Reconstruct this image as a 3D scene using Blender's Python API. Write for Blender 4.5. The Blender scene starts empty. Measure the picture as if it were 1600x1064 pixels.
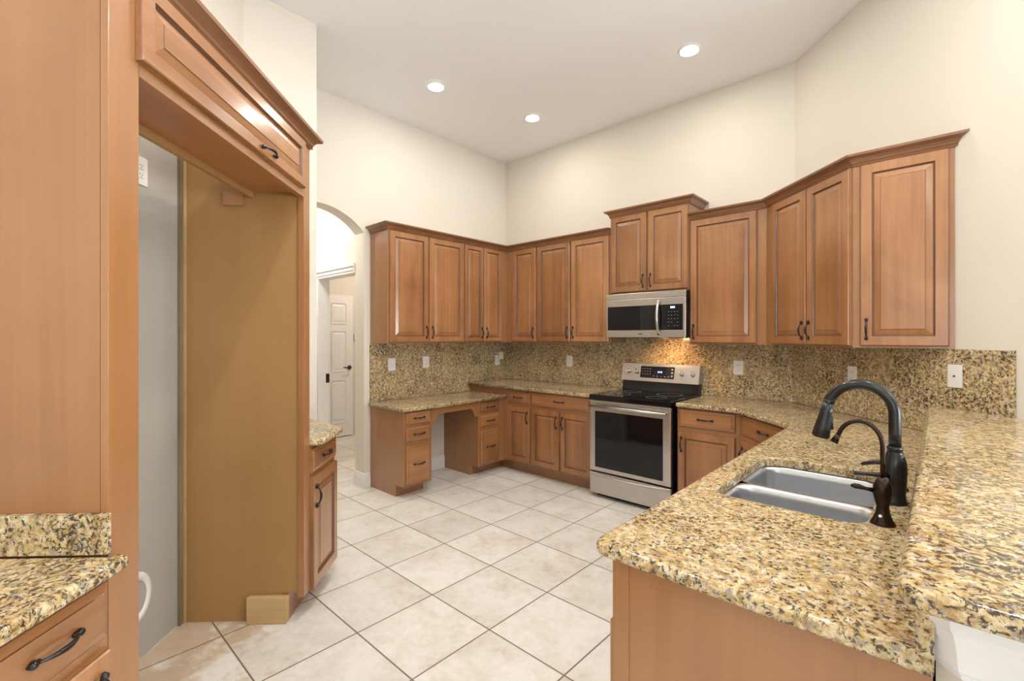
import bpy, bmesh, math, random
from mathutils import Vector, Matrix
C = bpy.context.scene.collection
PI = math.pi
R2 = math.sqrt(.5)
# ------------------------------------------------------------------ camera
FPX, YH, YAW, CAMH = 725.56, 526.16, math.radians(42.793), 1.4353
cam = bpy.data.cameras.new('camera')
cam.sensor_fit = 'HORIZONTAL'
cam.sensor_width = 36.0
cam.lens = 36.0 * FPX / 1600.0
cam.shift_y = (YH - 532.0) / 1600.0
cam.clip_start = 0.02
cam_o = bpy.data.objects.new('camera', cam)
C.objects.link(cam_o)
cam_o.location = (0, 0, CAMH)
cam_o.rotation_euler = (PI / 2, 0, YAW)
bpy.context.scene.camera = cam_o
# ------------------------------------------------------------------ world, exposure, large lights
sc = bpy.context.scene
vs = sc.view_settings
vs.view_transform = 'Standard'
vs.look = 'None'
vs.gamma = 1.0
vs.use_curve_mapping = False
vs.exposure = 0.0
world = bpy.data.worlds.new('sky')
sc.world = world
world.use_nodes = True
bg = world.node_tree.nodes['Background']
bg.inputs[0].default_value = (0.80, 0.90, 1.0, 1)
bg.inputs[1].default_value = 1.0

def area_light(name, loc, aim, sx, sy, power, color, shape='RECTANGLE', spread=PI):
    l = bpy.data.lights.new(name, 'AREA')
    l.shape = shape
    l.size = sx
    l.size_y = sy
    l.energy = power
    l.color = color
    l.spread = spread
    o = bpy.data.objects.new(name, l)
    C.objects.link(o)
    o.location = loc
    o.rotation_euler = Vector(aim).to_track_quat('-Z', 'Y').to_euler()
    return o

DAY = (0.96, 0.98, 1.0)
CANC = (1.0, 0.95, 0.87)
# family room daylight: rear window, plus an unseen right slider added for light
area_light('daylight_rear_window', (1.6, -4.32, 1.75), (0, 1, 1.2), 3.2, 2.3, 90, DAY)
area_light('daylight_added_slider', (5.62, 2.2, 1.35), (-1, 0, 1.4), 3.8, 2.4, 420, DAY)
CAN_POWER = 8
CAN_ADDED = 20

# ------------------------------------------------------------------ constants of the room
XA, YB, CEIL = -4.0265, 4.2366, 3.62
MC = 2.389            # wall at 45 degrees: (x+y)/sqrt2
MF = -0.96            # face-frame plane of the fridge group
def EM(e, m, z=0.0):
    return Vector(((-e + m) * R2, (e + m) * R2, z))

# ------------------------------------------------------------------ materials
def new_mat(name):
    m = bpy.data.materials.new(name)
    m.use_nodes = True
    nt = m.node_tree
    b = nt.nodes['Principled BSDF']
    return m, nt, b
def N(nt, typ, **kw):
    n = nt.nodes.new(typ)
    for k, v in kw.items():
        setattr(n, k, v)
    return n
def L(nt, a, b):
    nt.links.new(a, b)
def ramp(nt, stops):
    r = N(nt, 'ShaderNodeValToRGB')
    e = r.color_ramp.elements
    while len(e) < len(stops):
        e.new(0.5)
    for i, (p, c) in enumerate(stops):
        e[i].position = p
        e[i].color = (c[0], c[1], c[2], 1) if len(c) == 3 else c
    return r
def noise(nt, vec, scale, detail=4, rough=.55, dist=0.0):
    n = N(nt, 'ShaderNodeTexNoise')
    n.inputs['Scale'].default_value = scale
    n.inputs['Detail'].default_value = detail
    n.inputs['Roughness'].default_value = rough
    n.inputs['Distortion'].default_value = dist
    if vec is not None:
        L(nt, vec, n.inputs['Vector'])
    return n
def mixc(nt, fac, a, b):
    m = N(nt, 'ShaderNodeMix', data_type='RGBA')
    for s, v in ((m.inputs[0], fac), (m.inputs[6], a), (m.inputs[7], b)):
        if hasattr(v, 'links'):
            L(nt, v, s)
        elif isinstance(v, (int, float)):
            s.default_value = v
        else:
            s.default_value = (*v, 1)
    return m.outputs[2]
def math_n(nt, op, a, b=None, c=None):
    m = N(nt, 'ShaderNodeMath', operation=op)
    for i, v in enumerate((a, b, c)):
        if v is None:
            continue
        if hasattr(v, 'links'):
            L(nt, v, m.inputs[i])
        else:
            m.inputs[i].default_value = v
    return m.outputs[0]
def obj_coords(nt, scale=(1, 1, 1), rnd=3.0):
    tc = N(nt, 'ShaderNodeTexCoord')
    mp = N(nt, 'ShaderNodeMapping')
    mp.inputs['Scale'].default_value = scale
    L(nt, tc.outputs['Object'], mp.inputs['Vector'])
    if rnd:
        oi = N(nt, 'ShaderNodeObjectInfo')
        v = math_n(nt, 'MULTIPLY', oi.outputs['Random'], rnd * 7.3)
        cb = N(nt, 'ShaderNodeCombineXYZ')
        for i in range(3):
            L(nt, v, cb.inputs[i])
        ad = N(nt, 'ShaderNodeVectorMath', operation='ADD')
        L(nt, mp.outputs[0], ad.inputs[0])
        L(nt, cb.outputs[0], ad.inputs[1])
        return ad.outputs[0]
    return mp.outputs[0]

def wood(name, dark, mid, light, axis='z', rough=.32, var=.14, coat=.8, grain=1.0):
    m, nt, b = new_mat(name)
    st = {'z': (9, 9, .55), 'x': (.55, 9, 9), 'y': (9, .55, 9)}[axis]
    fine = {'z': (60, 60, 1.6), 'x': (1.6, 60, 60), 'y': (60, 1.6, 60)}[axis]
    v1 = obj_coords(nt, st)
    v2 = obj_coords(nt, fine)
    v3 = obj_coords(nt, (2.2, 2.2, 2.2))
    n1 = noise(nt, v1, 1.0, 4, .6, .6)
    n2 = noise(nt, v2, 1.0, 3, .6)
    n3 = noise(nt, v3, 1.0, 3, .6, .4)
    a = math_n(nt, 'MULTIPLY_ADD', n1.outputs[0], .5, math_n(nt, 'MULTIPLY', n3.outputs[0], .5))
    a = math_n(nt, 'MULTIPLY_ADD', math_n(nt, 'SUBTRACT', n2.outputs[0], .5), .28 * grain, a)
    r = ramp(nt, [(.30, dark), (.5, mid), (.72, light)])
    L(nt, a, r.inputs[0])
    oi = N(nt, 'ShaderNodeObjectInfo')
    hv = N(nt, 'ShaderNodeHueSaturation')
    L(nt, r.outputs[0], hv.inputs['Color'])
    vv = math_n(nt, 'MULTIPLY_ADD', oi.outputs['Random'], var, 1 - var / 2)
    L(nt, vv, hv.inputs['Value'])
    L(nt, hv.outputs[0], b.inputs['Base Color'])
    b.inputs['Roughness'].default_value = rough
    b.inputs['Coat Weight'].default_value = coat
    b.inputs['Coat Roughness'].default_value = .17
    bp = N(nt, 'ShaderNodeBump')
    bp.inputs['Strength'].default_value = .05
    bp.inputs['Distance'].default_value = .002
    L(nt, n2.outputs[0], bp.inputs['Height'])
    L(nt, bp.outputs[0], b.inputs['Normal'])
    return m
W_D, W_M, W_L = (.235, .094, .031), (.355, .156, .057), (.465, .228, .093)
WV = wood('maple_vertical_grain', W_D, W_M, W_L, 'z')
WH = wood('maple_horizontal_grain', W_D, W_M, W_L, 'x')
GLAZE = wood('maple_dark_glaze', (.11, .042, .016), (.15, .060, .023), (.20, .083, .033), 'z', rough=.4)
LAM = wood('maple_laminate_panel', (.295, .130, .048), (.340, .155, .059), (.385, .181, .072), 'z', rough=.33, var=.05, coat=.8)
TAN = wood('raw_interior_veneer', (.35, .193, .068), (.375, .21, .076), (.405, .232, .088), 'z', rough=.45, var=.03, coat=.05, grain=.5)
UNDER = wood('cabinet_underside_veneer', (.40, .165, .06), (.45, .19, .07), (.50, .22, .085), 'x', rough=.4, var=.03, coat=.1)
PINE = wood('raw_pine_lumber', (.48, .30, .13), (.56, .37, .17), (.63, .44, .23), 'x', rough=.7, coat=0)
OLDW = wood('weathered_nailer_wood', (.13, .10, .055), (.20, .155, .085), (.27, .21, .115), 'z', rough=.8, coat=0)
CROWN = wood('maple_crown_stain', (.18, .076, .030), (.24, .105, .043), (.31, .142, .060), 'x', rough=.36)

def plain(name, col, rough=.5, metal=0.0, spec=.5, coat=0.0):
    m, nt, b = new_mat(name)
    v = obj_coords(nt, (14, 14, 14), 1.0)
    n = noise(nt, v, 1.0, 3)
    r = ramp(nt, [(.3, tuple(c * .97 for c in col)), (.7, tuple(min(1, c * 1.03) for c in col))])
    L(nt, n.outputs[0], r.inputs[0])
    L(nt, r.outputs[0], b.inputs['Base Color'])
    b.inputs['Roughness'].default_value = rough
    b.inputs['Metallic'].default_value = metal
    b.inputs['Specular IOR Level'].default_value = spec
    b.inputs['Coat Weight'].default_value = coat
    return m
def paint(name, col, bump=.12):
    m, nt, b = new_mat(name)
    tc = N(nt, 'ShaderNodeTexCoord')
    n = noise(nt, tc.outputs['Object'], 90, 4, .6)
    n2 = noise(nt, tc.outputs['Object'], 1.3, 3, .5)
    r = ramp(nt, [(.3, tuple(c * .985 for c in col)), (.7, col)])
    L(nt, n2.outputs[0], r.inputs[0])
    L(nt, r.outputs[0], b.inputs['Base Color'])
    b.inputs['Roughness'].default_value = .75
    b.inputs['Specular IOR Level'].default_value = .25
    bp = N(nt, 'ShaderNodeBump')
    bp.inputs['Strength'].default_value = bump
    bp.inputs['Distance'].default_value = .003
    L(nt, n.outputs[0], bp.inputs['Height'])
    L(nt, bp.outputs[0], b.inputs['Normal'])
    return m
WALL = paint('cream_wall_paint', (.74, .69, .605))
CEILM = paint('ceiling_white', (.91, .93, .945), .2)
TRIM = plain('white_trim_paint', (.83, .82, .80), .35)
BARTRIM = plain('white_bar_moulding_paint', (.82, .83, .84), .35)
DRYWALL = paint('bare_white_drywall', (.90, .88, .84))
BLACKM = plain('oil_rubbed_bronze', (.020, .019, .020), .22, .30, .5, .1)
BRONZE = plain('dark_bronze', (.035, .022, .017), .25, .8)
WHITEP = plain('white_plastic', (.82, .81, .78), .3)
SLOT = plain('dark_slot', (.03, .03, .03), .6)
BLACKG = plain('black_glass', (.005, .005, .006), .04, 0, .42, 0)
BLACKE = plain('black_enamel', (.010, .010, .011), .18, 0, .5)
KNOBM = plain('satin_knob', (.62, .60, .58), .22, 1)
KEYM = plain('grey_key_print', (.30, .31, .31), .5)

def steel(name, col, rough, stretch):
    m, nt, b = new_mat(name)
    v = obj_coords(nt, stretch, 2)
    n = noise(nt, v, 1.0, 2, .5)
    r = ramp(nt, [(.3, tuple(c * .92 for c in col)), (.7, col)])
    L(nt, n.outputs[0], r.inputs[0])
    L(nt, r.outputs[0], b.inputs['Base Color'])
    b.inputs['Metallic'].default_value = 1
    rr = math_n(nt, 'MULTIPLY_ADD', n.outputs[0], .12, rough)
    L(nt, rr, b.inputs['Roughness'])
    b.inputs['Anisotropic'].default_value = .5
    return m
STEEL = steel('brushed_stainless', (.60, .575, .55), .24, (3, 200, 200))
SINKM = steel('sink_stainless', (.68, .70, .73), .25, (2, 2, 2))
def emit(name, col, s):
    m, nt, b = new_mat(name)
    b.inputs['Base Color'].default_value = (*col, 1)
    b.inputs['Emission Color'].default_value = (*col, 1)
    b.inputs['Emission Strength'].default_value = s
    return m
LENS = emit('lit_lamp_lens', (1, .98, .95), 6)
DIGIT = emit('lit_display_digits', (.75, .8, 1), 2.5)
DIGITB = emit('lit_blue_digits', (.25, .35, 1), 2.5)
WARMLENS = emit('lit_warm_lens', (1, .6, .28), 2)

def granite(name):
    m, nt, b = new_mat(name)
    v = obj_coords(nt, (1, 1, 1), 2.0)
    warp = noise(nt, v, 9, 3, .5)
    ad = N(nt, 'ShaderNodeVectorMath', operation='MULTIPLY_ADD')
    L(nt, warp.outputs['Color'], ad.inputs[0])
    ad.inputs[1].default_value = (.05, .05, .05)
    L(nt, v, ad.inputs[2])
    vv = ad.outputs[0]
    base = noise(nt, vv, 46, 6, .68)
    r0 = ramp(nt, [(.30, (.20, .115, .042)), (.40, (.41, .265, .105)), (.49, (.57, .42, .205)), (.59, (.69, .57, .37)), (.74, (.79, .74, .62))])
    L(nt, base.outputs[0], r0.inputs[0])
    # grey translucent quartz
    q = noise(nt, vv, 55, 3, .6)
    rq = ramp(nt, [(.53, (0, 0, 0)), (.62, (1, 1, 1))])
    L(nt, q.outputs[0], rq.inputs[0])
    qf = math_n(nt, 'MULTIPLY', rq.outputs[0], .7)
    c1 = mixc(nt, qf, r0.outputs[0], (.30, .27, .235))
    # dark mica flakes
    big = noise(nt, v, 5, 3, .6)
    d = noise(nt, vv, 84, 6, .74, .5)
    thr = math_n(nt, 'MULTIPLY_ADD', math_n(nt, 'SUBTRACT', big.outputs[0], .5), .22, d.outputs[0])
    rd = ramp(nt, [(.522, (0, 0, 0)), (.565, (1, 1, 1))])
    L(nt, thr, rd.inputs[0])
    c2 = mixc(nt, math_n(nt, 'MULTIPLY', rd.outputs[0], .93), c1, (.030, .025, .021))
    fz = noise(nt, vv, 210, 4, .7)
    rf = ramp(nt, [(.53, (0, 0, 0)), (.62, (1, 1, 1))])
    L(nt, fz.outputs[0], rf.inputs[0])
    c2 = mixc(nt, math_n(nt, 'MULTIPLY', rf.outputs[0], .28), c2, (.17, .115, .065))
    # burgundy garnets
    g = noise(nt, vv, 42, 2, .5)
    g.noise_dimensions = '3D'
    mp = N(nt, 'ShaderNodeVectorMath', operation='ADD')
    L(nt, vv, mp.inputs[0])
    mp.inputs[1].default_value = (7.7, 3.1, 5.5)
    L(nt, mp.outputs[0], g.inputs['Vector'])
    rg = ramp(nt, [(.70, (0, 0, 0)), (.74, (1, 1, 1))])
    L(nt, g.outputs[0], rg.inputs[0])
    c3 = mixc(nt, rg.outputs[0], c2, (.10, .022, .014))
    L(nt, c3, b.inputs['Base Color'])
    b.inputs['Roughness'].default_value = .13
    b.inputs['Specular IOR Level'].default_value = .5
    return m
GRAN = granite('golden_granite')

def floor_mat():
    m, nt, b = new_mat('cream_floor_tile')
    tc = N(nt, 'ShaderNodeTexCoord')
    sx = N(nt, 'ShaderNodeSeparateXYZ')
    L(nt, tc.outputs['Object'], sx.inputs[0])
    S, X0, Y0 = .4525, -2.080, 1.142
    gx = math_n(nt, 'DIVIDE', math_n(nt, 'SUBTRACT', sx.outputs[0], X0), S)
    gy = math_n(nt, 'DIVIDE', math_n(nt, 'SUBTRACT', sx.outputs[1], Y0), S)
    def edge(g):
        f = math_n(nt, 'FRACT', math_n(nt, 'ADD', g, 100))
        return math_n(nt, 'MINIMUM', f, math_n(nt, 'SUBTRACT', 1, f))
    ed = math_n(nt, 'MINIMUM', edge(gx), edge(gy))
    gr = ramp(nt, [(.0055, (1, 1, 1)), (.0095, (0, 0, 0))])
    L(nt, ed, gr.inputs[0])
    cell = N(nt, 'ShaderNodeCombineXYZ')
    L(nt, math_n(nt, 'FLOOR', gx), cell.inputs[0])
    L(nt, math_n(nt, 'FLOOR', gy), cell.inputs[1])
    wn = N(nt, 'ShaderNodeTexWhiteNoise', noise_dimensions='3D')
    L(nt, cell.outputs[0], wn.inputs['Vector'])
    off = N(nt, 'ShaderNodeVectorMath', operation='MULTIPLY_ADD')
    L(nt, wn.outputs['Color'], off.inputs[0])
    off.inputs[1].default_value = (9, 9, 9)
    L(nt, tc.outputs['Object'], off.inputs[2])
    n1 = noise(nt, off.outputs[0], 3.2, 6, .62, .5)
    n2 = noise(nt, off.outputs[0], 22, 5, .7, .3)
    a = math_n(nt, 'MULTIPLY_ADD', n1.outputs[0], .6, math_n(nt, 'MULTIPLY', n2.outputs[0], .4))
    r = ramp(nt, [(.30, (.56, .49, .40)), (.43, (.69, .645, .575)), (.56, (.78, .755, .705)), (.75, (.83, .815, .78))])
    L(nt, a, r.inputs[0])
    hv = N(nt, 'ShaderNodeHueSaturation')
    L(nt, r.outputs[0], hv.inputs['Color'])
    L(nt, math_n(nt, 'MULTIPLY_ADD', wn.outputs[0], .08, .96), hv.inputs['Value'])
    # old brown water stain on the floor of the empty fridge bay
    ev = math_n(nt, 'MULTIPLY', math_n(nt, 'ADD', sx.outputs[0], sx.outputs[1]), R2)
    stn = noise(nt, tc.outputs['Object'], 5.5, 5, .65)
    sm = math_n(nt, 'ADD', ev, math_n(nt, 'MULTIPLY', math_n(nt, 'SUBTRACT', stn.outputs[0], .46), 1.5))
    rs = ramp(nt, [(.0, (1, 1, 1)), (.22, (0, 0, 0))])
    L(nt, math_n(nt, 'ADD', sm, 1.27), rs.inputs[0])
    sf = math_n(nt, 'MULTIPLY', rs.outputs[0], .62)
    inb = math_n(nt, 'LESS_THAN', sx.outputs[0], -1.2)
    iny = math_n(nt, 'LESS_THAN', sx.outputs[1], 1.05)
    sf = math_n(nt, 'MULTIPLY', math_n(nt, 'MULTIPLY', sf, inb), iny)
    c = mixc(nt, sf, hv.outputs[0], (.42, .26, .10))
    c = mixc(nt, gr.outputs[0], c, (.17, .115, .085))
    L(nt, c, b.inputs['Base Color'])
    b.inputs['Roughness'].default_value = .36
    b.inputs['Specular IOR Level'].default_value = .4
    bp = N(nt, 'ShaderNodeBump')
    bp.inputs['Strength'].default_value = .3
    bp.inputs['Distance'].default_value = .002
    h = math_n(nt, 'SUBTRACT', math_n(nt, 'MULTIPLY', n2.outputs[0], .25), gr.outputs[0])
    L(nt, h, bp.inputs['Height'])
    L(nt, bp.outputs[0], b.inputs['Normal'])
    return m
FLOOR = floor_mat()
def glass_mat():
    m, nt, b = new_mat('window_glass')
    b.inputs['Base Color'].default_value = (.95, .98, 1, 1)
    b.inputs['Roughness'].default_value = .02
    b.inputs['Transmission Weight'].default_value = 1
    b.inputs['IOR'].default_value = 1.05
    return m
GLASS = glass_mat()

# ------------------------------------------------------------------ mesh helpers
class MB:
    def __init__(s):
        s.v, s.f, s.m, s.sm = [], [], [], []
    def add(s, vs_, fs, mat=0, smooth=False):
        o = len(s.v)
        s.v += [tuple(v) for v in vs_]
        for f in fs:
            s.f.append([i + o for i in f])
            s.m.append(mat)
            s.sm.append(smooth)
    def box(s, x0, x1, y0, y1, z0, z1, mat=0):
        vs_ = [(x, y, z) for z in (z0, z1) for y in (y0, y1) for x in (x0, x1)]
        s.add(vs_, [(0, 2, 3, 1), (4, 5, 7, 6), (0, 1, 5, 4), (2, 6, 7, 3), (0, 4, 6, 2), (1, 3, 7, 5)], mat)
    def bevbox(s, x0, x1, y0, y1, z0, z1, b=.003, mat=0, seg=2):
        bm = bmesh.new()
        bmesh.ops.create_cube(bm, size=1)
        for v in bm.verts:
            v.co = Vector((x0 + (v.co.x + .5) * (x1 - x0), y0 + (v.co.y + .5) * (y1 - y0), z0 + (v.co.z + .5) * (z1 - z0)))
        bmesh.ops.bevel(bm, geom=list(bm.edges), offset=b, segments=seg, affect='EDGES', profile=.5)
        s.bm(bm, mat)
    def bm(s, bm, mat=0, smooth=False):
        bm.verts.index_update()
        s.add([v.co for v in bm.verts], [[v.index for v in f.verts] for f in bm.faces], mat, smooth)
        bm.free()
    def prism(s, pts, z0, z1, mat=0, bevel=0.0):
        n = len(pts)
        if sum(pts[i][0] * pts[(i + 1) % n][1] - pts[(i + 1) % n][0] * pts[i][1] for i in range(n)) < 0:
            pts = pts[::-1]
        bm = bmesh.new()
        a = [bm.verts.new((p[0], p[1], z0)) for p in pts]
        t = [bm.verts.new((p[0], p[1], z1)) for p in pts]
        bm.faces.new(a[::-1])
        bm.faces.new(t)
        for i in range(n):
            bm.faces.new((a[i], a[(i + 1) % n], t[(i + 1) % n], t[i]))
        if bevel:
            bmesh.ops.bevel(bm, geom=list(bm.edges), offset=bevel, segments=2, affect='EDGES', profile=.5)
        s.bm(bm, mat)
    def prism_axis(s, pts, a0, a1, axis='y', mat=0):
        """pts in the plane across the axis: (x,z) for y, (y,z) for x"""
        n = len(pts)
        def P(p, a):
            return (p[0], a, p[1]) if axis == 'y' else (a, p[0], p[1])
        vs_ = [P(p, a0) for p in pts] + [P(p, a1) for p in pts]
        fs = [list(range(n)), list(range(2 * n - 1, n - 1, -1))]
        fs += [(i, i + n, (i + 1) % n + n, (i + 1) % n) for i in range(n)]
        s.add(vs_, fs, mat)
    def tube(s, pts, radii, seg=12, mat=0, cap=True, flat=None):
        pts = [Vector(p) for p in pts]
        if not isinstance(radii, (list, tuple)):
            radii = [radii] * len(pts)
        n = len(pts)
        t0 = (pts[1] - pts[0]).normalized()
        up = Vector((0, 0, 1)) if abs(t0.z) < .9 else Vector((0, 1, 0))
        nrm = (up - t0 * up.dot(t0)).normalized()
        rings = []
        for i in range(n):
            t = (pts[min(i + 1, n - 1)] - pts[max(i - 1, 0)]).normalized()
            nrm = (nrm - t * nrm.dot(t)).normalized()
            bn = t.cross(nrm)
            rings.append([pts[i] + (nrm * math.cos(2 * PI * k / seg) + bn * math.sin(2 * PI * k / seg)) * radii[i] for k in range(seg)])
        vs_ = [v for r in rings for v in r]
        fs = []
        for i in range(n - 1):
            for k in range(seg):
                fs.append((i * seg + k, i * seg + (k + 1) % seg, (i + 1) * seg + (k + 1) % seg, (i + 1) * seg + k))
        s.add(vs_, fs, mat, True)
        if cap:
            s.add(rings[0], [list(range(seg))[::-1]], mat)
            s.add(rings[-1], [list(range(seg))], mat)
    def lathe(s, prof, seg=24, center=(0, 0), mat=0, axis='z', base=0.0):
        """prof: (r, h) list"""
        vs_ = []
        for r, h in prof:
            for k in range(seg):
                a = 2 * PI * k / seg
                c, d = math.cos(a) * r, math.sin(a) * r
                if axis == 'z':
                    vs_.append((center[0] + c, center[1] + d, base + h))
                else:
                    vs_.append((center[0] + c, base - h, center[1] + d))
        fs = []
        for i in range(len(prof) - 1):
            for k in range(seg):
                q = (i * seg + k, i * seg + (k + 1) % seg, (i + 1) * seg + (k + 1) % seg, (i + 1) * seg + k)
                fs.append(q)
        fs.append(list(range(seg))[::-1])
        fs.append([(len(prof) - 1) * seg + k for k in range(seg)])
        s.add(vs_, fs, mat, True)
    def sweep(s, path, prof, side=1, mat=0, skew=0.0):
        """prof (out, z) closed polygon swept along a horizontal polyline with mitred corners; out = side * left normal"""
        P = [Vector((p[0], p[1])) for p in path]
        n = len(P)
        offs = []
        for i in range(n):
            ds = []
            if i > 0:
                ds.append((P[i] - P[i - 1]).normalized())
            if i < n - 1:
                ds.append((P[i + 1] - P[i]).normalized())
            ns = [Vector((-d.y, d.x)) * side for d in ds]
            if len(ns) == 2:
                b = (ns[0] + ns[1]).normalized()
                b = b / max(.3, b.dot(ns[0]))
            else:
                b = ns[0]
            offs.append(b)
        k = len(prof)
        vs_ = []
        for i in range(n):
            for o, z in prof:
                q = P[i] + offs[i] * o
                if skew and i == n - 1:
                    q = q + ds[0] * o * skew
                vs_.append((q.x, q.y, z))
        fs = []
        for i in range(n - 1):
            for j in range(k):
                fs.append((i * k + j, (i + 1) * k + j, (i + 1) * k + (j + 1) % k, i * k + (j + 1) % k))
        fs.append(list(range(k)))
        fs.append([(n - 1) * k + j for j in range(k)][::-1])
        s.add(vs_, fs, mat)
    def mesh(s, name, mats):
        me = bpy.data.meshes.new(name)
        me.from_pydata(s.v, [], s.f)
        for m in (mats if isinstance(mats, (list, tuple)) else [mats]):
            me.materials.append(m)
        me.polygons.foreach_set('material_index', s.m)
        me.polygons.foreach_set('use_smooth', s.sm)
        me.update()
        bm = bmesh.new()
        bm.from_mesh(me)
        bmesh.ops.remove_doubles(bm, verts=bm.verts, dist=1e-6)
        bmesh.ops.recalc_face_normals(bm, faces=bm.faces)
        bm.to_mesh(me)
        bm.free()
        return me

def link(name, me, parent=None, loc=(0, 0, 0), rotz=0.0, rot=None):
    o = bpy.data.objects.new(name, me)
    C.objects.link(o)
    o.location = loc
    o.rotation_euler = rot if rot else (0, 0, rotz)
    if parent is not None:
        o.parent = parent
    return o
def part(name, mb, mats, parent, loc=(0, 0, 0), rot=None, label=None):
    o = link(name, mb.mesh(name, mats), parent, loc, 0, rot)
    if label:
        o['label'] = label
    return o
def tag(o, label, cat, group=None):
    o['label'] = label
    o['category'] = cat
    if group:
        o['group'] = group
    return o
def thing(name, label, cat, loc=(0, 0, 0), rotz=0.0, group=None):
    o = bpy.data.objects.new(name, None)
    C.objects.link(o)
    o.empty_display_size = .1
    o.location = loc
    o.rotation_euler = (0, 0, rotz)
    return tag(o, label, cat, group)
def single(name, mb, mats, label, cat, loc=(0, 0, 0), rotz=0.0, group=None):
    return tag(link(name, mb.mesh(name, mats), None, loc, rotz), label, cat, group)
def struct(name, mb, mats, loc=(0, 0, 0), rotz=0.0, parent=None):
    o = link(name, mb.mesh(name, mats), parent, loc, rotz)
    if parent is None:
        o['kind'] = 'structure'
    return o

def arc_pts(cx, cy, r, a0, a1, n):
    return [(cx + r * math.cos(a0 + (a1 - a0) * i / n), cy + r * math.sin(a0 + (a1 - a0) * i / n)) for i in range(n + 1)]
def rounded(pts, radii, n=6):
    """round the corners of a polygon; radii per corner"""
    out = []
    k = len(pts)
    for i in range(k):
        p = Vector(pts[i]); a = Vector(pts[i - 1]); b = Vector(pts[(i + 1) % k])
        r = radii[i]
        if r <= 0:
            out.append(tuple(p)); continue
        u, v = (a - p).normalized(), (b - p).normalized()
        ang = u.angle(v)
        d = r / math.tan(ang / 2)
        p0, p1 = p + u * d, p + v * d
        c = p + (u + v).normalized() * (r / math.sin(ang / 2))
        w0, w1 = p0 - c, p1 - c
        tot = w0.angle(w1)
        cr = w0.x * w1.y - w0.y * w1.x
        for j in range(n + 1):
            t = tot * j / n * (1 if cr > 0 else -1)
            out.append((c.x + w0.x * math.cos(t) - w0.y * math.sin(t), c.y + w0.x * math.sin(t) + w0.y * math.cos(t)))
    return out

def inset_poly(pts, d, hole=False):
    """move a closed polygon inwards by d (outwards for a hole)"""
    n = len(pts)
    area = sum(pts[i][0] * pts[(i + 1) % n][1] - pts[(i + 1) % n][0] * pts[i][1] for i in range(n))
    sg = (1 if area > 0 else -1) * (-1 if hole else 1)
    out = []
    for i in range(n):
        a, p, b = Vector(pts[i - 1]), Vector(pts[i]), Vector(pts[(i + 1) % n])
        d0, d1 = (p - a).normalized(), (b - p).normalized()
        n0, n1 = Vector((-d0.y, d0.x)) * sg, Vector((-d1.y, d1.x)) * sg
        m = (n0 + n1).normalized()
        out.append(tuple(p + m * d / max(.35, m.dot(n0))))
    return out
def slab(name, outlines, z0, z1, mat, bevel=.012):
    """countertop slab with rounded edges; further outlines are holes"""
    bm = bmesh.new()
    prof = [(bevel * (1 - math.sin(a)), z0 + bevel * (1 - math.cos(a))) for a in [PI / 2 * k / 4 for k in range(5)]]
    prof += [(bevel * (1 - math.cos(a)), z1 - bevel * (1 - math.sin(a))) for a in [PI / 2 * k / 4 for k in range(5)]]
    top, bot = [], []
    for h, pts in enumerate(outlines):
        cl = []
        for p in pts:
            if not cl or (Vector(p) - Vector(cl[-1])).length > 5e-4:
                cl.append(p)
        if (Vector(cl[0]) - Vector(cl[-1])).length < 5e-4:
            cl.pop()
        rings = []
        pr = prof
        if h > 0:
            c = .004
            pr = [(c, z0), (0, z0 + c), (0, z1 - c), (c * .3, z1 - c * .3), (c, z1)]
        for ins, z in pr:
            q = inset_poly(cl, ins, h > 0)
            rings.append([bm.verts.new((p[0], p[1], z)) for p in q])
        n = len(cl)
        for i in range(len(rings) - 1):
            for k in range(n):
                f = bm.faces.new((rings[i][k], rings[i][(k + 1) % n], rings[i + 1][(k + 1) % n], rings[i + 1][k]))
                f.smooth = (h == 0)
        for lst, r in ((bot, rings[0]), (top, rings[-1])):
            for k in range(n):
                lst.append(bm.edges.get((r[k], r[(k + 1) % n])))
    for lst in (top, bot):
        bmesh.ops.triangle_fill(bm, use_beauty=True, use_dissolve=False, edges=lst)
    bmesh.ops.recalc_face_normals(bm, faces=bm.faces)
    me = bpy.data.meshes.new(name)
    bm.to_mesh(me)
    bm.free()
    me.materials.append(mat)
    return me

# ------------------------------------------------------------------ the setting
bx = MB(); bx.box(-7.6, 5.7, -4.4, 5.2, -.06, 0)
struct('floor', bx, FLOOR)
bx = MB(); bx.box(-4.2, 5.7, -4.4, 5.2, CEIL, CEIL + .08)
struct('ceiling', bx, CEILM)
# desk wall with the arched opening (plane x = XA)
AY1, AYC, AR, AZ = 2.280, 1.84, .594, 2.62
pts = [(YB, 0), (YB, CEIL), (1.40, CEIL), (1.40, 0), (1.41, 0)]
ys = [1.41 + (AY1 - 1.41) * i / 24 for i in range(25)]
pts += [(y, AZ - (AR - math.sqrt(max(0, AR * AR - (y - AYC) ** 2)))) for y in ys]
pts += [(AY1, 0)]
bx = MB(); bx.prism_axis(pts, XA - .165, XA, 'x')
struct('wall_desk', bx, WALL)
bx = MB(); bx.box(XA - .165, -.858 + .1, YB, YB + .15, 0, CEIL)
struct('wall_back', bx, WALL)
# angled wall C
P0, P1 = (-.858, YB), tuple(EM(1.995, MC)[:2])
bx = MB(); bx.prism([P0, P1, (P1[0] + .085, P1[1] + .085), (P0[0] + .085, P0[1] + .15)], 0, CEIL)
struct('wall_angled', bx, WALL)
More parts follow.
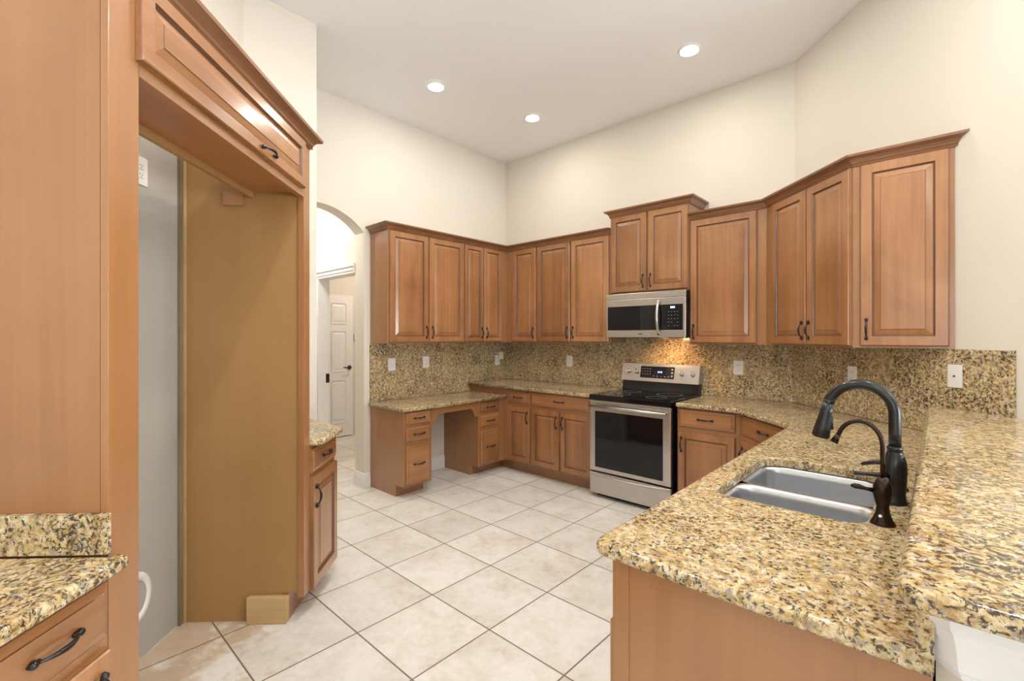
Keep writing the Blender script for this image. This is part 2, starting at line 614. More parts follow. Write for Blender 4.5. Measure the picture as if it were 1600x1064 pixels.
# left block: end wall, wall above the fridge, wall behind the near counter
cA, cB = EM(2.970, -1.57), EM(-.9, -1.57)
bx = MB(); bx.prism([(XA - .165, 1.405), (XA - .001, 1.455), (-3.21, 1.455), (cA.x, cA.y), (cB.x, cB.y), (cB.x - .5, cB.y - .4), (-4.19, -2.2)], 0, CEIL)
struct('wall_left', bx, WALL)
# far shell of the adjoining family room
bx = MB(); bx.box(-.75, 5.6, 5.0, 5.15, 0, CEIL)
struct('wall_family_far', bx, WALL)
bx = MB(); bx.box(-.858 + .1, -.70, YB + .15, 5.0, 0, CEIL)
struct('wall_family_left', bx, WALL)
bx = MB()
bx.box(5.5, 5.6, -4.2, .2, 0, CEIL); bx.box(5.5, 5.6, 4.2, 5.0, 0, CEIL); bx.box(5.5, 5.6, .2, 4.2, 2.5, CEIL)
struct('wall_family_right', bx, WALL)
bx = MB()
bx.box(-4.2, -.1, -4.2, -4.1, 0, CEIL); bx.box(3.3, 5.5, -4.2, -4.1, 0, CEIL)
bx.box(-.1, 3.3, -4.2, -4.1, 0, .55); bx.box(-.1, 3.3, -4.2, -4.1, 2.95, CEIL)
struct('wall_family_rear', bx, WALL)
bx = MB(); bx.box(-.8, -.7, -4.1, -2.1, 0, CEIL)
struct('wall_family_near', bx, WALL)
def window(name, x0, x1, z0, z1, y, nm, axis='y'):
    fr = MB()
    def bar(a0, a1, b0, b1):
        if axis == 'y':
            fr.box(a0, a1, y - .03, y + .03, b0, b1)
        else:
            fr.box(y - .03, y + .03, a0, a1, b0, b1)
    t = .05
    bar(x0, x1, z0, z0 + t); bar(x0, x1, z1 - t, z1); bar(x0, x0 + t, z0 + t, z1 - t); bar(x1 - t, x1, z0 + t, z1 - t)
    for k in range(1, nm):
        xm = x0 + (x1 - x0) * k / nm
        bar(xm - t / 2, xm + t / 2, z0 + t, z1 - t)
    o = struct(name, fr, TRIM)
    pn = MB()
    if axis == 'y':
        pn.box(x0 + .03, x1 - .03, y - .004, y + .004, z0 + .03, z1 - .03)
    else:
        pn.box(y - .004, y + .004, x0 + .03, x1 - .03, z0 + .03, z1 - .03)
    struct('window_pane', pn, GLASS, parent=o)
window('window_1', -.1, 3.3, .55, 2.95, -4.15, 3)
window('window_added', .2, 4.2, 0.02, 2.5, 5.55, 2, 'x')  # unseen slider, added and placed to throw light on the fridge bay

# hallway beyond the arch
HX = -7.0
bx = MB()
HY = 2.285
bx.box(-4.195, XA - .166, HY, HY + .11, 0, 2.9)
bx.box(-7.3, -4.985, HY, HY + .11, 0, 2.9)
bx.box(-4.985, -4.195, HY, HY + .11, 2.075, 2.9)
struct('wall_hall_right', bx, WALL)
bx = MB(); bx.box(-7.4, XA - .166, 1.0, 1.1, 0, 2.9); struct('wall_hall_left', bx, WALL)
bx = MB(); bx.box(-7.4, -7.3, 1.1, HY, 0, 2.9); struct('wall_hall_end', bx, WALL)
bx = MB(); bx.box(-7.4, XA - .166, 1.0, 4.9, 2.9, 2.96); struct('ceiling_hall', bx, CEILM)
bx = MB(); bx.box(-6.47, -6.37, HY + .14, 4.8, 0, 2.9); struct('wall_bedroom_far', bx, WALL)
bx = MB(); bx.box(-6.47, XA - .166, 4.75, 4.85, 0, 2.9); struct('wall_bedroom_back', bx, WALL)
# casing round the hall doorway
bx = MB()
bx.box(-5.06, -4.965, HY - .018, HY - .0005, 0, 2.06); bx.box(-5.05, -4.99, HY - .026, HY - .018, 0, 2.06)
bx.box(-5.06, -4.20, HY - .018, HY - .0005, 2.06, 2.155); bx.box(-5.065, -4.20, HY - .030, HY - .018, 2.125, 2.155); bx.box(-5.06, -4.20, HY - .024, HY - .018, 2.085, 2.110)
bx.box(-4.984, -4.968, HY, HY + .1095, 0, 2.06); bx.box(-4.984, -4.20, HY, HY + .1095, 2.06, 2.074)
struct('trim_hall_doorway', bx, TRIM)
bx = MB(); bx.box(-4.9678, -4.964, HY + .070, HY + .108, .93, 1.03); bx.box(-4.964, -4.955, HY + .085, HY + .108, .95, .965); bx.box(-4.964, -4.955, HY + .085, HY + .108, .995, 1.01)
single('strike_plate', bx, BLACKM, 'small black strike plate on the white hall door jamb', 'strike plate')
# six panel door in the room beyond
def six_panel(w, h, t):
    b = MB()
    b.box(0, w, 0, t, 0, h)
    sw = .11
    pw = (w - sw * 3) / 2
    for row in ((.20, .80), (.93, 1.50), (1.61, 1.90)):
        for c in range(2):
            x0 = sw + c * (pw + sw)
            z0, z1 = row
            y = 0
            rings = [(0, 0), (.008, .010), (.022, .010), (.040, .003)]
            pv = None
            for ins, dep in rings:
                q = [(x0 + ins, y - .0005 + dep - .008, z0 + ins), (x0 + pw - ins, y - .0005 + dep - .008, z0 + ins), (x0 + pw - ins, y - .0005 + dep - .008, z1 - ins), (x0 + ins, y - .0005 + dep - .008, z1 - ins)]
                if pv:
                    b.add(pv + q, [(i, (i + 1) % 4, (i + 1) % 4 + 4, i + 4) for i in range(4)])
                pv = q
            b.add(pv, [(0, 1, 2, 3)])
            # frame lip round the panel
    return b
dr = thing('door_1', 'white six panel door in the room beyond the hall doorway', 'door', (-6.335, 2.635, .012), PI / 2)
del dr['label'], dr['category']
dr['kind'] = 'structure'
b = six_panel(.76, 2.02, .035)
part('door_leaf', b, TRIM, dr, (0, -.03, 0))
b = MB(); b.lathe([(.030, 0), (.030, .008), (.012, .012), (.012, .05)], 16, (.70, .98), axis='y', base=-.034)
b.tube([(.70, -.08, .98), (.66, -.085, .98), (.59, -.08, .985)], [.010, .009, .007], 8)
part('door_handle', b, BLACKM, dr)
bx = MB()
for (y0, y1, z0, z1) in ((2.50, 2.59, 0, 2.04), (3.37, 3.46, 0, 2.04), (2.50, 3.46, 2.04, 2.13)):
    pass
bx.box(-6.37, -6.358, 3.47, 4.7, 0, .13)
struct('baseboard_bedroom', bx, TRIM)
t = thing('thermostat', 'small white thermostat on the wall beyond the hall doorway', 'thermostat', (-6.37, 3.50, 1.44), PI / 2)
b = MB(); b.bevbox(-.06, .06, -.025, 0, -.05, .05, .006); part('body', b, WHITEP, t)
b = MB(); b.box(.01, .04, -.027, -.025, -.0, .03); part('display', b, SLOT, t)

# baseboards of the kitchen
bx = MB()
BBP = [(0, 0), (.016, 0), (.016, .10), (.012, .115), (.008, .135), (0, .14)]
bx.sweep([(XA, 2.66), (XA, 3.243)], BBP, side=-1)
struct('baseboard_kneehole', bx, TRIM)
bx = MB(); bx.sweep([(XA, 2.342), (XA, AY1), (XA - .165, AY1)], BBP, side=1)
o = struct('baseboard_pillar', bx, TRIM)

# ------------------------------------------------------------------ cabinet kit
def rect_rings(b, x0, x1, z0, z1, rings):
    """rings: (inset, y, material of the band that leads to it)"""
    pv = None
    for ins, y, mt in rings:
        q = [(x0 + ins, y, z0 + ins), (x1 - ins, y, z0 + ins), (x1 - ins, y, z1 - ins), (x0 + ins, y, z1 - ins)]
        if pv:
            b.add(pv + q, [(i, (i + 1) % 4, (i + 1) % 4 + 4, i + 4) for i in range(4)], mt)
        pv = q
    return pv
def door_mesh(w, h, wide=False):
    t = .020
    fw = .058 if w > .3 else .047
    bv = .034 if w > .3 else .026
    if wide:
        fw, bv = .050, .032
    b = MB()
    b.add([(0, 0, 0), (w, 0, 0), (w, 0, h), (0, 0, h)], [(0, 1, 2, 3)], 0)
    pv = rect_rings(b, 0, w, 0, h, [(0, 0, 0), (0, -t + .006, 0), (.0025, -t + .0045, 1), (.006, -t, 0), (fw - .004, -t, 0),
                                    (fw, -t + .004, 1), (fw + .0035, -t + .0105, 1), (fw + .0065, -t + .0105, 1), (fw + bv, -t + .0035, 0),
                                    (fw + bv + .0025, -t + .0015, 1)])
    b.add(pv, [(0, 1, 2, 3)], 0)
    return b
def drawer_mesh(w, h):
    t = .020
    b = MB()
    b.add([(0, 0, 0), (w, 0, 0), (w, 0, h), (0, 0, h)], [(0, 1, 2, 3)], 0)
    pv = rect_rings(b, 0, w, 0, h, [(0, 0, 0), (0, -.008, 0), (.003, -.010, 1), (.022, -.017, 0), (.0235, -.0195, 1)])
    b.add(pv, [(0, 1, 2, 3)], 0)
    return b
def pull_mesh():
    """arched bronze pull, along z, centred, foot plane y=0, bow towards -y"""
    b = MB()
    Lh = .048
    pts, rad = [], []
    n = 18
    for i in range(n + 1):
        t = i / n
        z = (t - .5) * 2 * Lh
        y = -.007 - .020 * math.sin(PI * t) ** .75
        pts.append((0, y, z))
        rad.append(.0038 + .0026 * math.sin(PI * t) ** 2)
    b.tube(pts, rad, 8)
    for sgn in (-1, 1):
        p2, r2 = [], []
        for k in range(9):
            q = k / 8
            p2.append((0, -.004 - .004 * math.sin(PI * q), sgn * (Lh - .010 + q * .026)))
            r2.append(.002 + .0068 * math.sin(PI * (.12 + .86 * q)) * (1 - .35 * math.sin(2 * PI * q)))
        b.tube(p2, r2, 8)
        b.tube([(0, 0, sgn * Lh), (0, -.008, sgn * Lh)], .0055, 8)
    return b.mesh('pull', BLACKM)
PULL = pull_mesh()
def add_pull(parent, x, y, z, horizontal=False):
    return link('handle', PULL, parent, (x, y, z), rot=(0, PI / 2, 0) if horizontal else None)
def add_door(par, x0, x1, z0, z1, side, low=False, y=0.0, hz=None, name='door', wide=False):
    w, h = x1 - x0, z1 - z0
    d = part(name, door_mesh(w, h, wide), [WH if wide else WV, GLAZE], par, (x0, y, z0))
    if side in ('l', 'r'):
        hx = .030 if side == 'l' else w - .030
        hh = hz if hz is not None else (.095 if low else h - .105)
        add_pull(d, hx, -.020, hh)
    elif side == 'b':
        add_pull(d, w * .64, -.020, .030, True)
    return d
def add_drawer(par, x0, x1, z0, z1, y=0.0, pull=True):
    w, h = x1 - x0, z1 - z0
    d = part('drawer', drawer_mesh(w, h), [WH, GLAZE], par, (x0, y, z0))
    if pull:
        add_pull(d, w / 2, -.0195, h / 2, True)
    return d
UZ0, UH = 1.372, 1.064
def upper(name, label, loc, rotz, W, doors, depth=.304, H=UH, z0=UZ0, body_pts=None, dz=(.012, .018), side_body=None):
    t = thing(name, label, 'cabinet', (loc[0], loc[1], z0), rotz)
    b = MB()
    if body_pts:
        b.prism(body_pts, 0, H)
    else:
        b.bevbox(.0006, W - .0006, 0, depth, 0, H, .0015)
    part('body', b, LAM, t)
    for x0, x1, s in doors:
        add_door(t, x0, x1, dz[0], H - dz[1], s, low=True, y=-.0004)
    return t
def base(name, label, loc, rotz, W, fronts, depth=.60, H=.876, kick=.11, kin=.085, body_pts=None, kick_pts=None, cat='cabinet', z0=0.0):
    t = thing(name, label, cat, (loc[0], loc[1], z0), rotz)
    b = MB()
    if body_pts:
        b.prism(body_pts, kick, H)
    else:
        b.bevbox(.0006, W - .0006, 0, depth, kick, H, .0015)
    part('body', b, LAM, t)
    b = MB()
    if kick_pts:
        b.prism(kick_pts, 0, kick)
    else:
        b.box(.0006, W - .0006, kin, depth, 0, kick)
    part('toe_kick', b, LAM, t)
    for f in fronts:
        if f[0] == 'd':
            add_door(t, f[1], f[2], f[3], f[4], f[5], y=-.0004)
        else:
            add_drawer(t, f[1], f[2], f[3], f[4], y=-.0004, pull=(f[0] == 'w'))
    return t
ROTA, ROTB, ROTC, ROTF, ROTP = PI / 2, 0.0, -PI / 4, 3 * PI / 4, -PI / 2
XF = XA + .305
YF = YB - .305
# ------------------------------------------------------------------ wall cabinets, desk wall
g = 2.345
upper('wall_cabinet', 'two door maple wall cabinet beside the arch, above the desk', (XF, g), ROTA, .919,
      [(.012, .450, 'r'), (.462, .909, 'l')])
upper('wall_cabinet', 'narrow two door maple wall cabinet in the corner of the desk wall', (XF, g + .920), ROTA, YF - g - .920 - .001,
      [(.008, .277, 'r'), (.289, .566, 'l')])
# ------------------------------------------------------------------ wall cabinets, range wall
upper('wall_cabinet', 'single door maple wall cabinet in the corner of the range wall', (XF, YF), ROTB, .459,
      [(.100, .448, 'r')], body_pts=[(-.300, .001), (0, 0), (.459, 0), (.459, .304), (-.300, .304)])
upper('wall_cabinet', 'two door maple wall cabinet left of the microwave', (XF + .460, YF), ROTB, -2.343 - XF - .460,
      [(.008, .447, 'r'), (.463, .902, 'l')])
t = upper('wall_cabinet', 'taller two door maple cabinet mounted directly above the microwave', (-2.342, YF), ROTB, .765,
          [(.008, .375, 'r'), (.389, .757, 'l')], H=.758, z0=1.836, dz=(.014, .022))
CRP = [(0, -.004), (.009, -.004), (.012, .002), (.009, .008), (.013, .012), (.016, .021), (.026, .034), (.040, .041), (.044, .043), (.050, .045), (.052, .058), (0, .058)]
b = MB(); b.sweep([(0, .304), (0, 0), (.765, 0), (.765, .304)], [(o, z + .742) for o, z in CRP], side=-1)
part('crown', b, CROWN, t)
cw = 2 * R2 * 2.084 - YF      # x of the frame corner where range wall and angled wall meet
upper('wall_cabinet', 'wide single door maple wall cabinet right of the microwave', (-1.574, YF), ROTB, cw + 1.574,
      [(.008, .525, 'l')], body_pts=[(0, 0), (cw + 1.5735, 0), (cw + 1.5735, .304), (0, .304)])
PX, PY = -.379, 3.326
Lc = math.hypot(PX - cw, PY - YF)
upper('wall_cabinet', 'two door maple wall cabinet on the angled wall behind the faucet', (cw, YF), ROTC, Lc,
      [(.085, .470, 'r'), (.478, .848, 'l')])
upper('wall_cabinet', 'large single door maple end cabinet at the right end of the uppers', (PX, PY), ROTB, .43,
      [(.034, .408, 'l')], body_pts=[(.001, 0), (.4285, 0), (.4285, .001), (.217, .214)])
# crown mouldings
b = MB(); b.sweep([(XA + .001, g), (XF, g), (XF, YF), (-2.3435, YF)], [(o, z + 2.4245) for o, z in CRP], side=-1)
single('crown_moulding', b, CROWN, 'stained crown moulding along the desk wall and corner cabinets', 'moulding')
b = MB(); b.sweep([(-1.575, YF), (cw, YF), (PX, PY), (.0515, PY)], [(o, z + 2.4245) for o, z in CRP], side=-1, skew=1.0)
single('crown_moulding', b, CROWN, 'stained crown moulding stepping up over the cabinets right of the microwave', 'moulding')

# ------------------------------------------------------------------ desk
XD = -3.475
DH = .775
def pedestal(label, y, W, dx0, dx1):
    t = thing('desk_pedestal', label, 'cabinet', (XD, y, 0), ROTA)
    b = MB()
    b.prism_axis([(0, .105), (0, DH - .001), (.549, DH - .001), (.549, 0), (.125, 0), (.125, .105)], .0, .018, 'x')
    b.prism_axis([(0, .105), (0, DH - .001), (.549, DH - .001), (.549, 0), (.125, 0), (.125, .105)], W - .018, W, 'x')
    b.box(.018, W - .018, 0, .549, .105, DH - .001)
    part('body', b, LAM, t)
    b = MB(); b.box(.018, W - .018 + (.107 if W > .33 else 0), .123, .14, 0, .105); part('toe_kick', b, LAM, t)
    for z0, z1 in ((.655, .762), (.500, .630), (.122, .472)):
        add_drawer(t, dx0, dx1, z0, z1, y=-.0004)
    return t
pedestal('three drawer desk pedestal beside the arch pillar', 2.347, .305, .022, .288)
pedestal('three drawer desk pedestal in the corner beside the base cabinets', 3.245, .380, .022, .292)
ap = [(2.6535, DH - .001), (3.2435, DH - .001), (3.2435, .625)]
ap += [(3.2435 - .045, .625)] + [(3.2435 - .045 - .06 * (1 - math.cos(a)) - .0, .625 + .085 * math.sin(a)) for a in [PI / 2 * i / 6 for i in range(1, 7)]]
ap += [(2.6535 + .045 + .06 * (1 - math.cos(a)), .625 + .085 * math.sin(a)) for a in [PI / 2 * i / 6 for i in range(6, 0, -1)]]
ap += [(2.6535 + .045, .625), (2.6535, .625)]
b = MB(); b.prism_axis(ap, XD - .022, XD, 'x')
single('desk_apron', b, LAM, 'maple apron with scalloped ends spanning the desk kneehole', 'apron')
me = slab('desk_counter', [rounded([(XA + .022, 2.318), (-3.430, 2.318), (-3.430, 3.620), (XA + .022, 3.620)], [0, .02, 0, 0])], DH, DH + .035, GRAN, .010)
tag(link('desk_counter', me), 'golden granite desk top below the left backsplash', 'countertop')

# ------------------------------------------------------------------ base cabinets, range wall
YFB = 3.627
base('base_cabinet', 'narrow maple base cabinet, one drawer over one door, beside the desk', (XD, YFB), ROTB, .388,
     [('w', .070, .377, .737, .866), ('d', .070, .377, .130, .705, 'r')],
     body_pts=[(-.548, 0), (.388, 0), (.388, .60), (-.548, .60)], kick_pts=[(-.121, .09), (.388, .09), (.388, .55), (-.121, .55)])
base('base_cabinet', 'two door maple base cabinet with one wide drawer left of the range', (XD + .389, YFB), ROTB, -2.345 - XD - .389,
     [('w', .006, .730, .737, .866), ('d', .006, .362, .130, .705, 'r'), ('d', .378, .730, .130, .705, 'l')])
XC0 = -1.085
base('base_cabinet', 'maple base cabinet, drawer over one door, right of the range', (-1.553, YFB), ROTB, XC0 + 1.553,
     [('w', .010, .440, .727, .866), ('d', .010, .440, .130, .690, 'l')],
     body_pts=[(0, 0), (XC0 + 1.5525, 0), (XC0 + 1.5525, .60), (0, .60)], kick_pts=[(0, .085), (XC0 + 1.51, .085), (XC0 + 1.51, .55), (0, .55)])
PXF = -.615
PYC = YFB - (PXF - XC0)
Lb = math.hypot(PXF - XC0, PYC - YFB)
base('base_cabinet', 'angled maple corner base cabinet behind the sink counter', (XC0, YFB), ROTC, Lb,
     [('w', .045, Lb - .045, .727, .866), ('d', .045, Lb - .045, .130, .690, 'l')], depth=.57,
     body_pts=[(.001, 0), (Lb - .001, 0), (Lb - .30, .57), (.10, .57)], kick_pts=[(.06, .085), (Lb - .06, .085), (Lb - .25, .5), (.16, .5)])
# peninsula: three units facing -x
PD = .604
ys = [PYC - .002, 2.42, 1.56, 1.055]
base('base_cabinet', 'maple peninsula cabinet between the sink and the angled corner', (PXF, ys[0]), ROTP, ys[0] - ys[1],
     [('w', .06, ys[0] - ys[1] - .008, .737, .866), ('d', .06, ys[0] - ys[1] - .008, .13, .705, 'r')], depth=.30)
ts = thing('sink_cabinet', 'maple sink cabinet under the double bowl sink', 'cabinet', (PXF, ys[1] - .001, 0), ROTP)
W = ys[1] - ys[2] - .002
b = MB(); b.box(0, W, 0, .018, .11, .876); b.box(0, .018, .018, PD, .11, .876); b.box(W - .018, W, .018, PD, .11, .876); b.box(.018, W - .018, .018, PD, .11, .128)
part('body', b, LAM, ts)
b = MB(); b.box(0, W, .085, .105, 0, .11); part('toe_kick', b, LAM, ts)
add_drawer(ts, .008, W - .008, .737, .866, pull=False)
add_door(ts, .008, W / 2 - .006, .13, .705, 'r'); add_door(ts, W / 2 + .006, W - .008, .13, .705, 'l')
pe = base('base_cabinet', 'maple end cabinet of the peninsula nearest the camera with plain end panel', (PXF, ys[2] - .001), ROTP, ys[2] - ys[3] - .001,
          [('w', .008, ys[2] - ys[3] - .004, .737, .866), ('d', .008, ys[2] - ys[3] - .004, .13, .705, 'l')], depth=PD)
Wp = ys[2] - ys[3] - .001
b = MB()
b.box(Wp + .0005, Wp + .010, .045, PD, 0, .876)
b.box(Wp + .0005, Wp + .013, 0, .045, 0, .876)
part('end_panel', b, LAM, pe)

# ------------------------------------------------------------------ countertops
CT0, CT1 = .879, .914
me = slab('countertop', [rounded([(XA + .022, 3.575), (-2.347, 3.575), (-2.347, YB - .022), (XA + .022, YB - .022)], [0, .018, 0, 0])], CT0, CT1, GRAN)
tag(link('countertop', me), 'golden granite countertop in the corner left of the range', 'countertop')
mc = 1.7525
cx0 = 2 * R2 * mc - 3.575
cy1 = 2 * R2 * mc + .66
WJX = -.0090
yj = 2 * R2 * (MC - .022) - WJX
out = rounded([(-1.553, YB - .022), (-1.553, 3.575), (cx0, 3.575), (-.66, cy1), (-.66, 1.012), (WJX, 1.012), (WJX, yj), (-.858 - .009, YB - .022)],
              [0, .018, .05, .05, .035, 0, 0, 0])
SX0, SX1, SY0, SY1 = -.565, -.155, 1.600, 2.245
hole = rounded([(SX0, SY0), (SX0, SY1), (SX1, SY1), (SX1, SY0)], [.05, .09, .09, .06], 8)
me = slab('countertop', [out, hole], CT0, CT1, GRAN)
tag(link('countertop', me), 'long golden granite countertop from the range round to the sink peninsula', 'countertop')
# raised bar
BT0, BT1 = 1.032, 1.067
def yC(x, off=.023):
    return 2 * R2 * (MC - off) - x
out = rounded([(-.050, .895), (.46, .895), (.46, 3.05), (.335, 3.05), (.255, yC(.255)), (-.060, yC(-.060))], [.03, .03, .02, .02, 0, 0])
me = slab('bar_top', [out], BT0, BT1, GRAN, .0135)
tag(link('bar_top', me), 'raised golden granite bar top along the right of the sink', 'countertop')
b = MB(); b.prism([(-.0325, 1.008), (-.0085, 1.008), (-.0085, yC(-.0085, .024)), (-.0325, yC(-.0325, .024))], CT1 + .0005, BT0 - .001, 0, .002)
single('granite_riser', b, GRAN, 'narrow granite riser between sink counter and raised bar', 'backsplash')
b = MB(); b.prism([(-.0075, 1.045), (.024, 1.012), (.20, 1.012), (.20, yC(.20, .003)), (-.0075, yC(-.0075, .003))], 0, BT0 - .001)
struct('wall_bar', b, WALL)
MPR = [(0, .90), (.004, .90), (.006, .908), (.012, .915), (.015, .93), (.019, .955), (.026, .975), (.033, .985), (.036, 1.0), (.036, BT0 - .001), (0, BT0 - .001)]
b = MB(); b.sweep([(-.0075, 1.045), (.024, 1.012), (.20, 1.012), (.20, 2.9)], MPR, side=-1)
struct('trim_bar', b, BARTRIM)

# ------------------------------------------------------------------ backsplash slabs
b = MB()
b.prism_axis([(2.338, DH + .036), (3.6262, DH + .036), (3.6262, CT1 + .001), (YB - .0005, CT1 + .001), (YB - .0005, UZ0 - .001), (2.338, UZ0 - .001)], XA + .001, XA + .020, 'x')
single('backsplash', b, GRAN, 'granite backsplash on the desk wall beside the arch', 'backsplash')
def bsB(x0, x1, lab):
    b = MB(); b.bevbox(x0, x1, YB - .020, YB - .001, CT1 + .001, UZ0 - .001, .0008, 0, 1)
    single('backsplash', b, GRAN, lab, 'backsplash')
bsB(XA + .021, -2.640, 'granite backsplash slab in the corner left of the range')
b = MB()
zt = UZ0 - .001
b.prism_axis([(-2.639, CT1 + .001), (-1.205, CT1 + .001), (-1.205, zt), (-1.576, zt), (-1.576, 1.4255), (-2.340, 1.4255), (-2.340, zt), (-2.639, zt)], YB - .020, YB - .001, 'y')
single('backsplash', b, GRAN, 'granite backsplash slab behind the range', 'backsplash')
bsB(-1.204, -.858 - .009, 'narrow granite backsplash slab right of the range, beside the angled wall')
b = MB()
q0, q1 = EM(3.601, MC - .001), EM(2.036, MC - .001)
q2, q3 = EM(2.036, MC - .020), EM(3.594, MC - .020)
b.prism([q0[:2], q1[:2], q2[:2], q3[:2]], CT1 + .001, UZ0 - .001)
single('backsplash', b, GRAN, 'granite backsplash on the angled wall behind the faucet', 'backsplash')

# ------------------------------------------------------------------ range
rg = thing('range', 'stainless steel electric range with black glass top between base cabinets', 'range', (-2.337, 3.559, 0))
RW = .762
b = MB(); b.box(.004, RW - .004, .03, .655, .05, .872); b.box(.03, RW - .03, .08, .62, 0, .05)
part('body', b, BLACKE, rg)
b = MB(); b.bevbox(0, RW, -.012, .60, .873, .920, .007, 0, 3)
ck = part('cooktop', b, BLACKG, rg)
b = MB()
for (cx, cy, r) in ((.20, .16, .105), (.56, .16, .085), (.20, .42, .08), (.56, .42, .11)):
    b = MB()
    n = 40
    vs_ = [(cx + q * math.cos(2 * PI * k / n), cy + q * math.sin(2 * PI * k / n), z) for (q, z) in ((r, .9199), (r, .9203), (r - .003, .9203), (r - .003, .9199)) for k in range(n)]
    b.add(vs_, [(i * n + k, i * n + (k + 1) % n, (i + 1) * n + (k + 1) % n, (i + 1) * n + k) for i in range(3) for k in range(n)], 0, True)
    part('burner_ring', b, KEYM, ck)
# oven door
dz0, dz1 = .238, .868
b = MB(); b.bevbox(.003, RW - .003, -.002, .030, dz0, dz1, .005)
dd = part('oven_door', b, STEEL, rg)
b = MB(); b.bevbox(.058, RW - .068, -.0045, -.001, .275, .775, .0012)
part('window', b, BLACKG, dd)
b = MB()
b.tube([(.02, -.048, .822), (RW / 2, -.052, .822), (RW - .02, -.048, .822)], .0125, 12)
for x in (.045, RW - .045):
    b.tube([(x, -.001, .822), (x, -.045, .822)], .011, 10)
part('handle', b, STEEL, dd)
# storage drawer with a bowed lip
b = MB(); b.bevbox(.003, RW - .003, -.002, .030, .040, .226, .005)
wd = part('storage_drawer', b, STEEL, rg)
b = MB()
n = 20
vs_, fs = [], []
for i in range(n + 1):
    q = i / n
    x = .012 + (RW - .024) * q
    bow = .020 * math.sin(PI * q)
    zt = .222 - .012 * math.sin(PI * q)
    for (yy, zz) in ((-.002, zt + .0), (-.006 - bow, zt - .004), (-.008 - bow, zt - .016), (-.004 - bow * .6, zt - .022), (-.002, zt - .026)):
        vs_.append((x, yy, zz))
for i in range(n):
    for j in range(4):
        fs.append((i * 5 + j, i * 5 + j + 1, (i + 1) * 5 + j + 1, (i + 1) * 5 + j))
b.add(vs_, fs, 0, True)
part('handle', b, STEEL, wd)
# backguard
b = MB(); b.prism_axis([(.575, .921), (.650, .921), (.650, 1.02), (.590, 1.02)], .006, RW - .006, 'x')
part('backguard', b, BLACKE, rg)
b = MB()
b.prism_axis([(.560, 1.012), (.652, 1.012), (.652, 1.176), (.600, 1.176)], 0, RW, 'x')
cp = part('control_panel', b, STEEL, rg)
sl = math.atan2(.040, .164)
def on_panel(x, h):      # point on the sloped panel face
    return (x, .560 + .040 * h, 1.012 + .164 * h)
nrm = Vector((0, -math.cos(sl), math.sin(sl)))
up_ = Vector((0, math.sin(sl), math.cos(sl)))
def panel_rect(b, x0, x1, h0, h1, d0, d1, mat=0):
    vs_ = []
    for d in (d0, d1):
        for x, h in ((x0, h0), (x1, h0), (x1, h1), (x0, h1)):
            vs_.append(Vector(on_panel(x, h)) + nrm * d)
    b.add(vs_, [(0, 1, 2, 3), (4, 7, 6, 5), (0, 4, 5, 1), (1, 5, 6, 2), (2, 6, 7, 3), (3, 7, 4, 0)], mat)
b = MB(); panel_rect(b, .200, .535, .20, .86, -.001, .002)
for k in range(3):
    x = .375 + k * .016
    panel_rect(b, x, x + .010, .50 + .02 * (k % 2), .60, .0019, .0026, 1)
for r_ in range(3):
    for k in range(4):
        panel_rect(b, .215 + k * .026, .226 + k * .026, .70 - r_ * .15, .73 - r_ * .15, .0019, .0024, 2)
for k in range(5):
    panel_rect(b, .330 + k * .036, .344 + k * .036, .30, .33, .0019, .0024, 2)
for r_ in range(3):
    panel_rect(b, .505, .522, .32 + r_ * .18, .40 + r_ * .18, .0019, .0024, 2)
part('display', b, [BLACKG, DIGITB, KEYM], cp)
for x in (.075, .163, .604, .704):
    c = Vector(on_panel(x, .53))
    b = MB()
    b.tube([c, c + nrm * .008], .025, 20); b.tube([c + nrm * .008, c + nrm * .028], [.0225, .0195], 20)
    q = c + nrm * .030
    b.tube([q - up_ * .018, q + up_ * .018], .0045, 8)
    part('knob', b, KNOBM, cp)

# ------------------------------------------------------------------ microwave
mw = thing('microwave', 'stainless steel over the range microwave with black glass door', 'microwave', (-2.337, 3.840, 1.426))
b = MB(); b.bevbox(.002, RW - .002, .022, .394, .006, .404, .003); b.box(.03, RW - .03, .03, .38, 0, .006)
part('body', b, BLACKE, mw)
MD = .600
b = MB(); b.bevbox(0, RW, 0, .022, .352, .404, .003); part('vent_panel', b, STEEL, mw)
b = MB(); b.bevbox(0, RW, 0, .021, .004, .350, .004); md = part('door', b, STEEL, mw)
b = MB(); b.bevbox(.018, .535, -.0025, .004, .068, .288, .001); part('window', b, BLACKG, md)
b = MB(); b.bevbox(.535, RW - .022, -.0025, .004, .068, .288, .001)
for k in range(3):
    b.box(.632 + k * .014, .642 + k * .014, -.0032, -.0024, .255, .270, 1)
for r_ in range(5):
    for k in range(4):
        if (r_ + k) % 3 == 2 and r_ > 2:
            continue
        b.box(.612 + k * .026, .620 + k * .026, -.0029, -.0024, .222 - r_ * .030, .226 - r_ * .030, 2)
part('control_panel', b, [BLACKG, DIGIT, KEYM], md)
b = MB()
n = 14
hp, hr = [], []
for i in range(n + 1):
    q = i / n
    hp.append((.528 + .0 * q, -.012 - .034 * math.sin(PI * q) ** .8, .028 + .300 * q)); hr.append(.011 + .002 * math.sin(PI * q))
b.tube(hp, hr, 10); b.tube([(.528, 0, .034), (.528, -.016, .034)], .012, 10); b.tube([(.528, 0, .322), (.528, -.016, .322)], .012, 10)
part('handle', b, STEEL, md)
b = MB(); b.box(.330, .372, -.0006, .001, .030, .038); part('badge', b, SLOT, md)
b = MB(); b.box(.48, .54, .12, .16, -.0015, .0002); part('task_lamp', b, WARMLENS, mw)
area_light('microwave_task_light', (-2.337 + .51, 3.96, 1.418), (0, .55, -.8), .06, .04, 2.0, (1, .55, .24), spread=math.radians(125))

